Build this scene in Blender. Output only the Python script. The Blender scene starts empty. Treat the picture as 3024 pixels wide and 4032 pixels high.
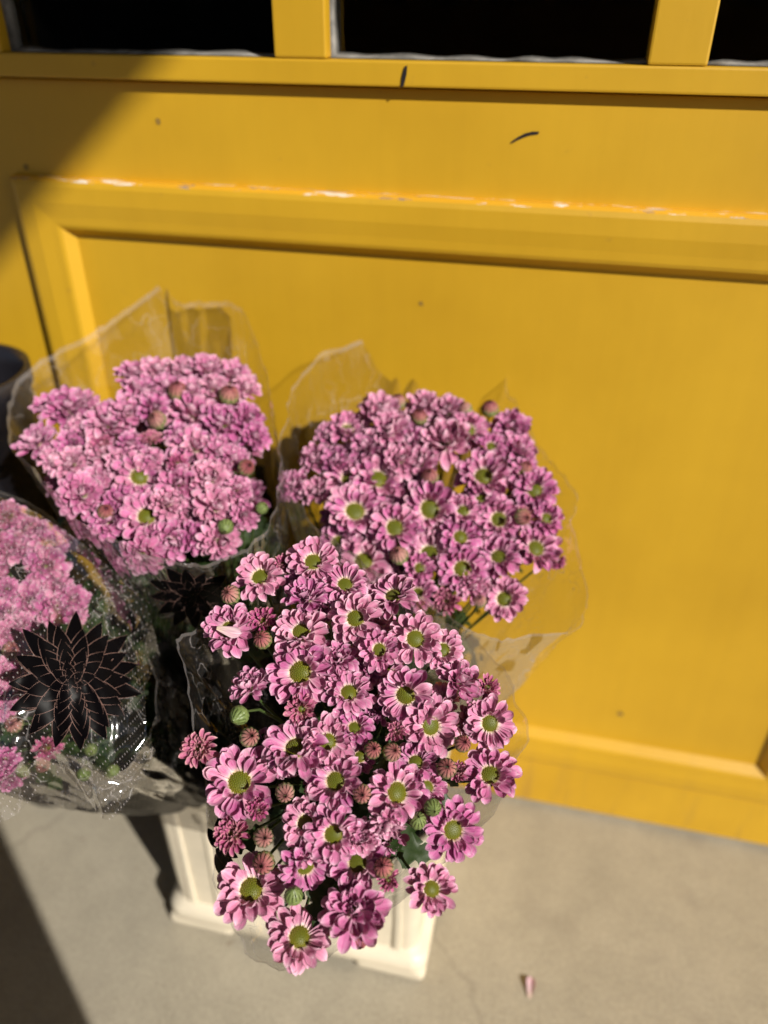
import bpy, bmesh, math, random
from mathutils import Vector, Matrix, noise
from mathutils.bvhtree import BVHTree
random.seed(11)
SC = bpy.context.scene
COL = SC.collection
rad = math.radians

# ------------------------------------------------------------------ camera
CAM_H = 1.25
PITCH, YAW, ROLL = rad(32.84), rad(-12.54), rad(0.48)
FPX = 3050.0                      # focal length in pixels of the 3024 x 4032 photograph
FWD = Vector((math.sin(YAW)*math.cos(PITCH), math.cos(YAW)*math.cos(PITCH), -math.sin(PITCH)))
r0 = Vector((math.cos(YAW), -math.sin(YAW), 0)); u0 = r0.cross(FWD)
RGT = math.cos(ROLL)*r0 + math.sin(ROLL)*u0
UPV = -math.sin(ROLL)*r0 + math.cos(ROLL)*u0
CPOS = Vector((0, 0, CAM_H))
cam = bpy.data.cameras.new('camera'); camo = bpy.data.objects.new('camera', cam); COL.objects.link(camo)
camo.matrix_world = Matrix(((RGT.x, UPV.x, -FWD.x, 0), (RGT.y, UPV.y, -FWD.y, 0), (RGT.z, UPV.z, -FWD.z, CAM_H), (0, 0, 0, 1)))
cam.sensor_fit = 'VERTICAL'; cam.sensor_height = 36.0; cam.lens = FPX/4032*36.0
cam.clip_start = 0.02; cam.clip_end = 400
cam.dof.use_dof = True; cam.dof.focus_distance = 0.70; cam.dof.aperture_fstop = 2.15
SC.camera = camo

# ------------------------------------------------------------------ sky, sun, exposure
SUN_EL = rad(33.5); SUN_AZ = rad(128)          # azimuth clockwise from +Y
SDIR = Vector((math.sin(SUN_AZ)*math.cos(SUN_EL), math.cos(SUN_AZ)*math.cos(SUN_EL), math.sin(SUN_EL)))
w = bpy.data.worlds.new('World'); SC.world = w; w.use_nodes = True
nt = w.node_tree; bg = nt.nodes['Background']
sky = nt.nodes.new('ShaderNodeTexSky'); sky.sky_type = 'NISHITA'; sky.sun_disc = False
sky.sun_elevation = SUN_EL; sky.sun_rotation = SUN_AZ
nt.links.new(sky.outputs[0], bg.inputs[0]); bg.inputs[1].default_value = 0.05
sl = bpy.data.lights.new('sun', 'SUN'); sl.energy = 4.9; sl.angle = rad(0.53); sl.color = (1.0, 0.94, 0.85)
so = bpy.data.objects.new('sun', sl); COL.objects.link(so)
so.rotation_euler = (-SDIR).to_track_quat('-Z', 'Y').to_euler(); so.location = SDIR*20
SC.view_settings.view_transform = 'Standard'; SC.view_settings.look = 'None'
SC.view_settings.gamma = 1.0; SC.view_settings.exposure = 0.0; SC.view_settings.use_curve_mapping = False
SC.cycles.use_denoising = True
SC.cycles.transparent_max_bounces = 16; SC.cycles.max_bounces = 4; SC.cycles.diffuse_bounces = 2; SC.cycles.glossy_bounces = 2; SC.cycles.light_sampling_threshold = 0.02
SC.cycles.use_adaptive_sampling = True; SC.cycles.adaptive_threshold = 0.02
SC.cycles.caustics_reflective = False; SC.cycles.caustics_refractive = False

# ------------------------------------------------------------------ helpers
SV = 3024/1659.0                  # "view" pixels: the photograph shown 1659 wide
def ray(px, py):
    return RGT*((px*SV-1512)/FPX) - UPV*((py*SV-2016)/FPX) + FWD
def at(px, py, depth):
    return CPOS + ray(px, py)*depth
def to_px(P):
    d = P-CPOS; z = d.dot(FWD)
    return ((d.dot(RGT)/z*FPX+1512)/SV, (-d.dot(UPV)/z*FPX+2016)/SV, z)

def mesh(name, verts, faces, mat, smooth=True):
    m = bpy.data.meshes.new(name); m.from_pydata([tuple(v) for v in verts], [], faces)
    if mat: m.materials.append(mat)
    if smooth: m.polygons.foreach_set('use_smooth', [True]*len(m.polygons))
    m.update(); return m
def obj(name, m, parent=None, mw=None):
    o = bpy.data.objects.new(name, m); COL.objects.link(o)
    if parent: o.parent = parent
    if mw is not None: o.matrix_basis = mw
    return o
def empty(name, loc):
    o = bpy.data.objects.new(name, None); COL.objects.link(o); o.location = loc
    o.empty_display_size = 0.02; return o
def tag(o, label=None, cat=None, group=None, kind=None):
    if label: o['label'] = label
    if cat: o['category'] = cat
    if group: o['group'] = group
    if kind: o['kind'] = kind
    return o
def box_bm(bm, x0, x1, y0, y1, z0, z1):
    vs = [bm.verts.new((x, y, z)) for x in (x0, x1) for y in (y0, y1) for z in (z0, z1)]
    for f in ((0, 1, 3, 2), (4, 6, 7, 5), (0, 4, 5, 1), (2, 3, 7, 6), (0, 2, 6, 4), (1, 5, 7, 3)):
        bm.faces.new([vs[i] for i in f])
def box(name, b, mat, parent=None, bevel=0.0, seg=2):
    bm = bmesh.new(); box_bm(bm, *b)
    bmesh.ops.recalc_face_normals(bm, faces=bm.faces)
    if bevel: bmesh.ops.bevel(bm, geom=bm.edges[:], offset=bevel, segments=seg, affect='EDGES', profile=.6)
    m = bpy.data.meshes.new(name); bm.to_mesh(m); bm.free(); m.materials.append(mat)
    return obj(name, m, parent)
def tube(name, pts, rads, mat, parent=None, sides=6):
    V, F = [], []
    n = len(pts); prev = None
    for i, p in enumerate(pts):
        t = (pts[min(i+1, n-1)]-pts[max(i-1, 0)]).normalized()
        a = t.orthogonal().normalized() if prev is None else (prev-t*prev.dot(t)).normalized()
        prev = a; b = t.cross(a)
        for k in range(sides):
            q = 2*math.pi*k/sides
            V.append(p+(a*math.cos(q)+b*math.sin(q))*rads[i])
    for i in range(n-1):
        for k in range(sides):
            F.append((i*sides+k, i*sides+(k+1) % sides, (i+1)*sides+(k+1) % sides, (i+1)*sides+k))
    return obj(name, mesh(name, V, F, mat), parent)

# ------------------------------------------------------------------ materials
def newmat(name):
    m = bpy.data.materials.new(name); m.use_nodes = True
    return m, m.node_tree, m.node_tree.nodes['Principled BSDF']
def N(nt, t, **kw):
    n = nt.nodes.new(t)
    for k, v in kw.items(): setattr(n, k, v)
    return n
def ramp(nt, fac, stops, interp='LINEAR'):
    n = N(nt, 'ShaderNodeValToRGB'); n.color_ramp.interpolation = interp
    el = n.color_ramp.elements
    while len(el) > 1: el.remove(el[-1])
    el[0].position = stops[0][0]; el[0].color = (*stops[0][1], 1)
    for p, c in stops[1:]:
        e = el.new(p); e.color = (*c, 1)
    nt.links.new(fac, n.inputs[0]); return n.outputs[0]
def noise_tex(nt, vec, scale, detail=4, rough=.55):
    n = N(nt, 'ShaderNodeTexNoise'); n.inputs['Scale'].default_value = scale
    n.inputs['Detail'].default_value = detail; n.inputs['Roughness'].default_value = rough
    if vec is not None: nt.links.new(vec, n.inputs['Vector'])
    return n.outputs[0]
def mapping(nt, vec, scale):
    n = N(nt, 'ShaderNodeMapping'); n.inputs['Scale'].default_value = scale
    nt.links.new(vec, n.inputs['Vector']); return n.outputs[0]
def mixc(nt, fac, a, b, blend='MIX'):
    n = N(nt, 'ShaderNodeMix', data_type='RGBA', blend_type=blend)
    for s, v in ((n.inputs[0], fac), (n.inputs[6], a), (n.inputs[7], b)):
        if isinstance(v, (int, float)): s.default_value = v
        elif isinstance(v, tuple): s.default_value = (*v, 1)
        else: nt.links.new(v, s)
    return n.outputs[2]
def math_n(nt, op, a, b=None, c=None):
    n = N(nt, 'ShaderNodeMath', operation=op)
    for i, v in enumerate((a, b, c)):
        if v is None: continue
        if isinstance(v, (int, float)): n.inputs[i].default_value = v
        else: nt.links.new(v, n.inputs[i])
    return n.outputs[0]
def bump(nt, h, strength, dist, bsdf):
    b = N(nt, 'ShaderNodeBump'); b.inputs['Strength'].default_value = strength; b.inputs['Distance'].default_value = dist
    nt.links.new(h, b.inputs['Height']); nt.links.new(b.outputs[0], bsdf.inputs['Normal'])
def plain(name, col, rough=.5, var=.0, scale=20, spec=.5):
    m, t, b = newmat(name)
    b.inputs['Roughness'].default_value = rough; b.inputs['Specular IOR Level'].default_value = spec
    if var:
        co = N(t, 'ShaderNodeTexCoord').outputs['Object']
        f = noise_tex(t, co, scale)
        t.links.new(ramp(t, f, [(.3, tuple(c*(1-var) for c in col)), (.7, tuple(min(1, c*(1+var)) for c in col))]), b.inputs['Base Color'])
    else: b.inputs['Base Color'].default_value = (*col, 1)
    return m

def yellow_paint():
    m, t, b = newmat('yellow_paint')
    co = N(t, 'ShaderNodeTexCoord').outputs['Object']
    f1 = noise_tex(t, co, 3.0, 5); f2 = noise_tex(t, mapping(t, co, (60, 60, 2.5)), 1.0, 4)
    c = ramp(t, f1, [(.28, (.59, .335, .010)), (.72, (.74, .44, .018))])
    c2 = ramp(t, f2, [(.3, (.975, .97, .96)), (.7, (1, 1, 1))])
    c = mixc(t, 1.0, c, c2, 'MULTIPLY')
    f3 = noise_tex(t, co, 45, 3)
    dirt = ramp(t, f3, [(.70, (0, 0, 0)), (.80, (.5, .5, .5))])
    c = mixc(t, dirt, c, (.50, .27, .03))
    sz = N(t, 'ShaderNodeSeparateXYZ'); t.links.new(co, sz.inputs[0])
    low = ramp(t, sz.outputs[2], [(.0, (1, 1, 1)), (.05, (.75, .75, .75)), (.22, (0, 0, 0))])
    drip = ramp(t, noise_tex(t, mapping(t, co, (26, 26, 3)), 1.0, 4, .65), [(.52, (0, 0, 0)), (.72, (.55, .55, .55))])
    c = mixc(t, mixc(t, 1.0, low, drip, 'MULTIPLY'), c, (.36, .20, .05))
    t.links.new(c, b.inputs['Base Color'])
    b.inputs['Roughness'].default_value = .48; b.inputs['Specular IOR Level'].default_value = .75
    bump(t, noise_tex(t, mapping(t, co, (22, 22, 7)), 2, 5), .16, .002, b)
    return m
def chipped_paint():
    m, t, b = newmat('chipped_paint')
    m2 = None
    co = N(t, 'ShaderNodeTexCoord').outputs['Object']
    f = noise_tex(t, mapping(t, co, (28, 120, 160)), 1.0, 5, .7)
    f1 = noise_tex(t, co, 3.0, 5)
    c = ramp(t, f1, [(.3, (.68, .35, .016)), (.7, (.78, .42, .026))])
    k = ramp(t, f, [(.55, (0, 0, 0)), (.6, (1, 1, 1))])
    f5 = noise_tex(t, mapping(t, co, (9, 50, 50)), 1.0, 2)
    pc = ramp(t, f5, [(.42, (.30, .22, .18)), (.5, (.85, .78, .68))])
    t.links.new(mixc(t, k, c, pc), b.inputs['Base Color'])
    b.inputs['Roughness'].default_value = .45
    return m
def concrete():
    m, t, b = newmat('concrete')
    co = N(t, 'ShaderNodeTexCoord').outputs['Object']
    f1 = noise_tex(t, co, 4.5, 8, .62); f2 = noise_tex(t, co, 180, 4, .7); f3 = noise_tex(t, co, 17, 5, .6)
    c = ramp(t, f1, [(.28, (.30, .265, .195)), (.5, (.40, .355, .265)), (.72, (.47, .42, .325))])
    c = mixc(t, .5, c, ramp(t, f3, [(.35, (.32, .285, .215)), (.65, (.47, .42, .32))]))
    c = mixc(t, .35, c, ramp(t, f2, [(.3, (.2, .18, .14)), (.65, (.55, .5, .4))]))
    sp = ramp(t, noise_tex(t, co, 33, 2, .5), [(.73, (0, 0, 0)), (.78, (.6, .6, .6))])
    c = mixc(t, sp, c, (.20, .15, .10))
    st2 = ramp(t, noise_tex(t, co, 7.5, 3, .5), [(.56, (0, 0, 0)), (.74, (.45, .45, .45))])
    c = mixc(t, st2, c, (.27, .235, .185))
    wv = N(t, 'ShaderNodeTexVoronoi', feature='DISTANCE_TO_EDGE'); wv.inputs['Scale'].default_value = 1.3
    dv = N(t, 'ShaderNodeVectorMath', operation='MULTIPLY_ADD'); tn = N(t, 'ShaderNodeTexNoise'); tn.inputs['Scale'].default_value = 9; t.links.new(co, tn.inputs['Vector'])
    t.links.new(tn.outputs['Color'], dv.inputs[0]); dv.inputs[1].default_value = (.09, .09, 0); t.links.new(co, dv.inputs[2]); t.links.new(dv.outputs[0], wv.inputs['Vector'])
    c = mixc(t, ramp(t, wv.outputs['Distance'], [(.0, (.28, .28, .28)), (.006, (0, 0, 0))]), c, (.12, .10, .08))
    t.links.new(c, b.inputs['Base Color'])
    b.inputs['Roughness'].default_value = .85
    bump(t, f2, .5, .002, b)
    return m
def petal_mat(name, stops, dark=False, edge=.5):
    m, t, b = newmat(name)
    uv = N(t, 'ShaderNodeUVMap').outputs[0]
    sx = N(t, 'ShaderNodeSeparateXYZ'); t.links.new(uv, sx.inputs[0])
    base = ramp(t, sx.outputs[1], stops)
    at_ = N(t, 'ShaderNodeAttribute', attribute_name='prand')
    oi = N(t, 'ShaderNodeObjectInfo').outputs['Random']
    # streaks along the petal
    vv = mapping(t, uv, (9, 1.1, 1))
    va = N(t, 'ShaderNodeVectorMath', operation='ADD'); t.links.new(vv, va.inputs[0])
    cx = N(t, 'ShaderNodeCombineXYZ'); t.links.new(math_n(t, 'MULTIPLY', at_.outputs['Fac'], 37.0), cx.inputs[2])
    t.links.new(cx.outputs[0], va.inputs[1])
    st = noise_tex(t, va.outputs[0], 1.0, 3)
    stc = ramp(t, st, [(.34, (.72, .46, .62)), (.60, (1, 1, 1))])
    eg = math_n(t, 'ABSOLUTE', math_n(t, 'SUBTRACT', sx.outputs[0], .5))
    egf = ramp(t, eg, [(.30, (0, 0, 0)), (.5, (edge, edge, edge))])
    base = mixc(t, egf, base, (.93, .70, .80) if not dark else (.84, .50, .48))
    c = mixc(t, .75, base, mixc(t, 1.0, base, stc, 'MULTIPLY'))
    pv = ramp(t, at_.outputs['Fac'], [(0, (.88, .80, .88)), (.6, (1, 1, 1)), (1, (1.0, 1.0, 1.0))])
    c = mixc(t, 1.0, c, pv, 'MULTIPLY')
    hs = N(t, 'ShaderNodeHueSaturation'); t.links.new(c, hs.inputs['Color'])
    t.links.new(math_n(t, 'MULTIPLY_ADD', oi, .022, .492), hs.inputs['Hue'])
    t.links.new(math_n(t, 'MULTIPLY', math_n(t, 'MULTIPLY_ADD', at_.outputs['Fac'], .20, .86), math_n(t, 'MULTIPLY_ADD', oi, .22, .86)), hs.inputs['Value'])
    t.links.new(math_n(t, 'MULTIPLY_ADD', oi, -.22, 1.12), hs.inputs['Saturation'])
    geo = N(t, 'ShaderNodeNewGeometry')
    c = hs.outputs[0]
    c = mixc(t, math_n(t, 'MULTIPLY', geo.outputs['Backfacing'], .35), c, (.72, .47, .56) if not dark else (.55, .27, .26))
    t.links.new(c, b.inputs['Base Color'])
    b.inputs['Roughness'].default_value = .55; b.inputs['Specular IOR Level'].default_value = .25
    bump(t, st, .35, .0008, b)
    tr = N(t, 'ShaderNodeBsdfTranslucent'); t.links.new(c, tr.inputs[0])
    mx = N(t, 'ShaderNodeMixShader'); mx.inputs[0].default_value = .09
    t.links.new(b.outputs[0], mx.inputs[1]); t.links.new(tr.outputs[0], mx.inputs[2])
    t.links.new(mx.outputs[0], t.nodes['Material Output'].inputs[0])
    return m
def leafy(name, c0, c1, rough=.5, trans=.2):
    m, t, b = newmat(name)
    co = N(t, 'ShaderNodeTexCoord').outputs['Object']
    f = noise_tex(t, co, 60, 4)
    oi = N(t, 'ShaderNodeObjectInfo').outputs['Random']
    c = mixc(t, oi, ramp(t, f, [(.3, c0), (.7, c1)]), c0)
    t.links.new(c, b.inputs['Base Color']); b.inputs['Roughness'].default_value = rough
    if trans:
        tr = N(t, 'ShaderNodeBsdfTranslucent'); t.links.new(c, tr.inputs[0])
        mx = N(t, 'ShaderNodeMixShader'); mx.inputs[0].default_value = trans
        t.links.new(b.outputs[0], mx.inputs[1]); t.links.new(tr.outputs[0], mx.inputs[2])
        t.links.new(mx.outputs[0], t.nodes['Material Output'].inputs[0])
    return m
def disc_mat():
    m, t, b = newmat('disc_florets')
    co = N(t, 'ShaderNodeTexCoord').outputs['Object']
    ln = N(t, 'ShaderNodeVectorMath', operation='LENGTH'); t.links.new(co, ln.inputs[0])
    c = ramp(t, ln.outputs['Value'], [(.0, (.085, .105, .004)), (.22, (.125, .138, .004)), (.32, (.185, .165, .005)), (.39, (.27, .19, .007))])
    t.links.new(c, b.inputs['Base Color']); b.inputs['Roughness'].default_value = .5
    return m
def film_mat():
    m, t, b = newmat('clear_film')
    t.nodes.remove(b)
    uv = N(t, 'ShaderNodeUVMap', uv_map='UVMap').outputs[0]
    co = N(t, 'ShaderNodeTexCoord').outputs['Object']
    # printed dots in a staggered lattice, 5 mm apart (uv is in metres)
    def lattice(off):
        a = N(t, 'ShaderNodeVectorMath', operation='MULTIPLY_ADD'); t.links.new(uv, a.inputs[0])
        a.inputs[1].default_value = (112, 76, 0); a.inputs[2].default_value = (off, off, 0)
        f = N(t, 'ShaderNodeVectorMath', operation='FRACTION'); t.links.new(a.outputs[0], f.inputs[0])
        d = N(t, 'ShaderNodeVectorMath', operation='SUBTRACT'); t.links.new(f.outputs[0], d.inputs[0]); d.inputs[1].default_value = (.5, .5, 0)
        s = N(t, 'ShaderNodeVectorMath', operation='MULTIPLY'); t.links.new(d.outputs[0], s.inputs[0]); s.inputs[1].default_value = (.7, 1, 0)
        l = N(t, 'ShaderNodeVectorMath', operation='LENGTH'); t.links.new(s.outputs[0], l.inputs[0])
        return math_n(t, 'LESS_THAN', l.outputs['Value'], .07)
    dots = math_n(t, 'MAXIMUM', lattice(0.0), lattice(.5))
    bp = N(t, 'ShaderNodeBump'); bp.inputs['Strength'].default_value = .8; bp.inputs['Distance'].default_value = .006
    f = N(t, 'ShaderNodeTexNoise'); f.inputs['Scale'].default_value = 30; f.inputs['Detail'].default_value = 2
    t.links.new(co, f.inputs['Vector'])
    dst = N(t, 'ShaderNodeVectorMath', operation='MULTIPLY_ADD'); t.links.new(f.outputs['Color'], dst.inputs[0])
    dst.inputs[1].default_value = (.05, .05, .05); t.links.new(mapping(t, co, (1, 1, .55)), dst.inputs[2])
    vo = N(t, 'ShaderNodeTexVoronoi', feature='DISTANCE_TO_EDGE'); vo.inputs['Scale'].default_value = 22; t.links.new(dst.outputs[0], vo.inputs['Vector'])
    v1 = N(t, 'ShaderNodeTexVoronoi', feature='F1'); v1.inputs['Scale'].default_value = 26; t.links.new(mapping(t, co, (1, 1, .5)), v1.inputs['Vector'])
    rid = vo.outputs['Distance']
    t.links.new(v1.outputs['Distance'], bp.inputs['Height'])
    gl = N(t, 'ShaderNodeBsdfGlossy'); gl.inputs['Roughness'].default_value = .07; gl.inputs[0].default_value = (1, 1, 1, 1)
    t.links.new(bp.outputs[0], gl.inputs['Normal'])
    tp = N(t, 'ShaderNodeBsdfTransparent'); tp.inputs[0].default_value = (.965, .96, .96, 1)
    fr = N(t, 'ShaderNodeFresnel'); fr.inputs[0].default_value = 1.45
    fac = math_n(t, 'MINIMUM', math_n(t, 'MULTIPLY_ADD', fr.outputs[0], .95, .02), .42)
    mx = N(t, 'ShaderNodeMixShader'); t.links.new(fac, mx.inputs[0]); t.links.new(tp.outputs[0], mx.inputs[1]); t.links.new(gl.outputs[0], mx.inputs[2])
    # haze of handled film: faint milky scatter, stronger along creases
    df = N(t, 'ShaderNodeBsdfDiffuse'); df.inputs[0].default_value = (.85, .80, .80, 1)
    tl = N(t, 'ShaderNodeBsdfTranslucent'); tl.inputs[0].default_value = (.85, .80, .80, 1)
    dd = N(t, 'ShaderNodeMixShader'); dd.inputs[0].default_value = .45; t.links.new(df.outputs[0], dd.inputs[1]); t.links.new(tl.outputs[0], dd.inputs[2])
    cre = ramp(t, rid, [(.0, (.34, .34, .34)), (.010, (.10, .10, .10)), (.022, (.026, .026, .026)), (.07, (.018, .018, .018))])
    cre2 = math_n(t, 'MULTIPLY', cre, ramp(t, f.outputs[0], [(.38, (.35, .35, .35)), (.7, (1.5, 1.5, 1.5))]))
    f0 = N(t, 'ShaderNodeSeparateXYZ'); t.links.new(N(t, 'ShaderNodeUVMap', uv_map='foot').outputs[0], f0.inputs[0])
    cre2 = math_n(t, 'MAXIMUM', cre2, math_n(t, 'MULTIPLY', math_n(t, 'GREATER_THAN', f0.outputs[1], .990), .20))
    hz = math_n(t, 'MAXIMUM', cre2, math_n(t, 'MULTIPLY', dots, math_n(t, 'MULTIPLY_ADD', math_n(t, 'LESS_THAN', f0.outputs[1], .80), .36, .07)))
    m2 = N(t, 'ShaderNodeMixShader'); t.links.new(hz, m2.inputs[0]); t.links.new(mx.outputs[0], m2.inputs[1]); t.links.new(dd.outputs[0], m2.inputs[2])
    # solid black print towards the foot of the sleeve (uv map 'foot': y = fraction of the length, x = where the print ends)
    ft = N(t, 'ShaderNodeUVMap', uv_map='foot').outputs[0]
    fs = N(t, 'ShaderNodeSeparateXYZ'); t.links.new(ft, fs.inputs[0])
    wob = math_n(t, 'MULTIPLY_ADD', f.outputs[0], .30, -.15)
    ink = math_n(t, 'LESS_THAN', math_n(t, 'ADD', fs.outputs[1], wob), fs.outputs[0])
    ink = math_n(t, 'MULTIPLY', ink, math_n(t, 'SUBTRACT', .96, math_n(t, 'MULTIPLY', dots, .5)))
    bk = N(t, 'ShaderNodeBsdfPrincipled'); bk.inputs['Base Color'].default_value = (.008, .007, .008, 1); bk.inputs['Roughness'].default_value = .4; bk.inputs['Specular IOR Level'].default_value = .2
    m3 = N(t, 'ShaderNodeMixShader'); t.links.new(ink, m3.inputs[0]); t.links.new(m2.outputs[0], m3.inputs[1]); t.links.new(bk.outputs[0], m3.inputs[2])
    t.links.new(m3.outputs[0], t.nodes['Material Output'].inputs[0])
    return m
def print_mat():
    m, t, b = newmat('black_flower_print')
    uv = N(t, 'ShaderNodeUVMap').outputs[0]
    sx = N(t, 'ShaderNodeSeparateXYZ'); t.links.new(uv, sx.inputs[0])
    edge = math_n(t, 'ABSOLUTE', sx.outputs[0])
    line = math_n(t, 'GREATER_THAN', edge, .935)
    t.links.new(mixc(t, line, (.0025, .002, .0025), (.22, .13, .11)), b.inputs['Base Color'])
    b.inputs['Roughness'].default_value = .35; b.inputs['Specular IOR Level'].default_value = .06
    return m
def glass_mat():
    m, t, b = newmat('window_glass')
    t.nodes.remove(b)
    gl = N(t, 'ShaderNodeBsdfGlossy'); gl.inputs['Roughness'].default_value = .02
    tp = N(t, 'ShaderNodeBsdfTransparent'); tp.inputs[0].default_value = (.8, .82, .8, 1)
    fr = N(t, 'ShaderNodeFresnel'); fr.inputs[0].default_value = 1.5
    mx = N(t, 'ShaderNodeMixShader'); t.links.new(fr.outputs[0], mx.inputs[0]); t.links.new(tp.outputs[0], mx.inputs[1]); t.links.new(gl.outputs[0], mx.inputs[2])
    t.links.new(mx.outputs[0], t.nodes['Material Output'].inputs[0])
    return m

M_YEL = yellow_paint(); M_CHIP = chipped_paint(); M_CONC = concrete()
M_PET = petal_mat('pink_petal', [(0, (.84, .70, .36)), (.10, (.90, .74, .66)), (.22, (.83, .45, .60)), (.46, (.74, .255, .475)), (.82, (.77, .30, .515)), (1, (.92, .64, .76))])
M_PETD = petal_mat('young_pink_petal', [(0, (.55, .40, .16)), (.2, (.62, .30, .34)), (.5, (.58, .13, .31)), (.85, (.62, .18, .36)), (1, (.84, .56, .52))], True)
M_PALE = petal_mat('pale_petal', [(0, (.85, .74, .52)), (.4, (.88, .72, .70)), (1, (.88, .62, .72))])
M_DISC = disc_mat()
M_BUDP = petal_mat('bud_petal', [(0, (.34, .36, .14)), (.4, (.50, .34, .22)), (.72, (.56, .27, .23)), (.90, (.42, .15, .15)), (1, (.05, .012, .012))], True, .12)
M_CAL = leafy('calyx_green', (.17, .24, .07), (.30, .36, .13), .40, .1)
M_LEAF = leafy('leaf_green', (.026, .055, .013), (.05, .09, .022))
M_STEM = leafy('stem_green', (.045, .085, .022), (.09, .13, .035), .5, 0)
M_FILM = film_mat(); M_PRINT = print_mat(); M_GLASS = glass_mat()
M_CREAM = plain('cream_plastic', (.80, .72, .565), .42, .12, 11)
M_PUTTY = plain('grey_putty', (.24, .23, .21), .85, .45, 60)
M_BLACKP = plain('black_mark', (.018, .015, .020), .5)
M_DARK = plain('dark_interior', (.020, .017, .014), .9)
M_BIN = plain('black_plastic', (.018, .017, .022), .3)
M_CANVAS = plain('canvas', (.25, .22, .18), .8, .1)
M_WOOD = plain('dark_wood', (.12, .075, .045), .6, .3, 9)
M_BRICK = plain('dark_render', (.10, .085, .07), .8, .2, 2)
M_WATER = plain('water', (.03, .035, .03), .05)

# ------------------------------------------------------------------ ground
YW = 0.9715                           # plane of the shopfront board
def ground():
    n = 60; L = 60.0; V = []; F = []
    xs = [math.copysign(abs(i/n*2-1)**2.2, i/n*2-1)*L for i in range(n+1)]
    for y in xs:
        for x in xs: V.append((x, y, 0))
    for j in range(n):
        for i in range(n): F.append((j*(n+1)+i, j*(n+1)+i+1, (j+1)*(n+1)+i+1, (j+1)*(n+1)+i))
    tag(obj('pavement', mesh('pavement', V, F, M_CONC)), 'sunlit worn beige concrete pavement below the yellow shopfront', kind='structure')
ground()

# ------------------------------------------------------------------ shopfront
shop = tag(empty('shop_front', (0, YW, 0)), 'mustard yellow painted wooden shopfront with raised panel moulding and small windows', 'shopfront')
def S(name, b, mat=None, bevel=.002):            # box in world coordinates, y measured from the board plane
    x0, x1, y0, y1, z0, z1 = b
    return box(name, (x0, x1, y0, y1, z0, z1), mat or M_YEL, shop, bevel)
XL, XR = -2.4, 2.6
S('board', (XL, XR, 0.0, .045, 0.012, 1.178))
S('threshold', (XL, XR, .012, .043, -.004, .011), M_PUTTY, 0)
S('window_rail', (XL, XR, -.014, .045, 1.180, 1.2055), None, .0025)
S('head_rail', (XL, XR, -.014, .045, 1.72, 1.86))
S('upper_board', (XL, XR, 0, .045, 1.861, 4.0))
edges = [-2.15, -1.755, -1.72, -1.375, -1.315, -.97]
wins = [(-1.03, -.747), (-.690, -.344), (-.283, .061), (.120, .464), (.525, .87), (.93, 1.275)]
px_ = XL
for (a, b_) in wins + [(XR, XR)]:
    if b_ > a or a == XR:
        S('stile', (px_, a, -.0135, .045, 1.2060, 1.7195), None, .0025)
    px_ = b_
for (a, b_) in wins:
    pane = obj('window_pane', mesh('window_pane', [(a, .026, 1.206), (b_, .026, 1.206), (b_, .026, 1.719), (a, .026, 1.719)], [(0, 1, 2, 3)], M_GLASS, False), shop)
    # glazing putty: a sloping fillet along the bottom and the left edge, ragged
    def fillet(axis):
        V, F = [], []; n = 40
        for i in range(n+1):
            q = i/n; k = .0026+.0022*noise.noise(Vector((q*9+a*13, axis*7.0, .3)))
            if axis == 0:
                x = a+(b_-a)*q; V += [(x, .004, 1.2061), (x, .0255, 1.2061+k*1.5), (x, .0255, 1.2061)]
            else:
                z = 1.206+(1.719-1.206)*q; V += [(a+.0003, .004, z), (a+k*1.2, .0255, z), (a+.0003, .0255, z)]
        for i in range(n):
            for e in range(3):
                F.append((i*3+e, i*3+(e+1) % 3, i*3+3+(e+1) % 3, i*3+3+e))
        obj('putty', mesh('putty', V, F, M_PUTTY), pane)
    fillet(0); fillet(1)
# raised panel mouldings: a profile swept round the rectangle with mitred corners
PROF = [(0, 0), (0, .011), (.004, .016), (.010, .018), (.030, .0185), (.048, .0165), (.058, .016), (.0625, .0145), (.075, -.001)]
def panel(x0, x1, z0, z1):
    def corner(sx, sz, w_, h_):
        return ((x0+w_) if sx < 0 else (x1-w_), -h_, (z0+w_) if sz < 0 else (z1-w_))
    for nm, A, B in (('top', (-1, 1), (1, 1)), ('bottom', (-1, -1), (1, -1)), ('left', (-1, -1), (-1, 1)), ('right', (1, -1), (1, 1))):
        V, F = [], []; n = 24
        for (w_, h_) in PROF:
            p, q = Vector(corner(*A, w_, h_)), Vector(corner(*B, w_, h_))
            for i in range(n+1): V.append(p.lerp(q, i/n))
        for k in range(len(PROF)-1):
            for i in range(n):
                f = (k*(n+1)+i, k*(n+1)+i+1, (k+1)*(n+1)+i+1, (k+1)*(n+1)+i)
                F.append(f if nm in ('bottom', 'right') else f[::-1])
        m = mesh('moulding', V, F, M_YEL, False)
        if nm == 'top':
            m.materials.append(M_CHIP)
            for f in m.polygons:
                if f.index < n*2: f.material_index = 1
        obj('panel_moulding', m, shop)
panel(-.722, .500, .128, 1.066)
panel(.62, 1.84, .128, 1.066)
panel(-2.05, -.86, .128, 1.066)
# plinth strip at the foot
S('plinth', (XL, XR, -.0065, -.0005, .013, .126), None, .0015)
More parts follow.
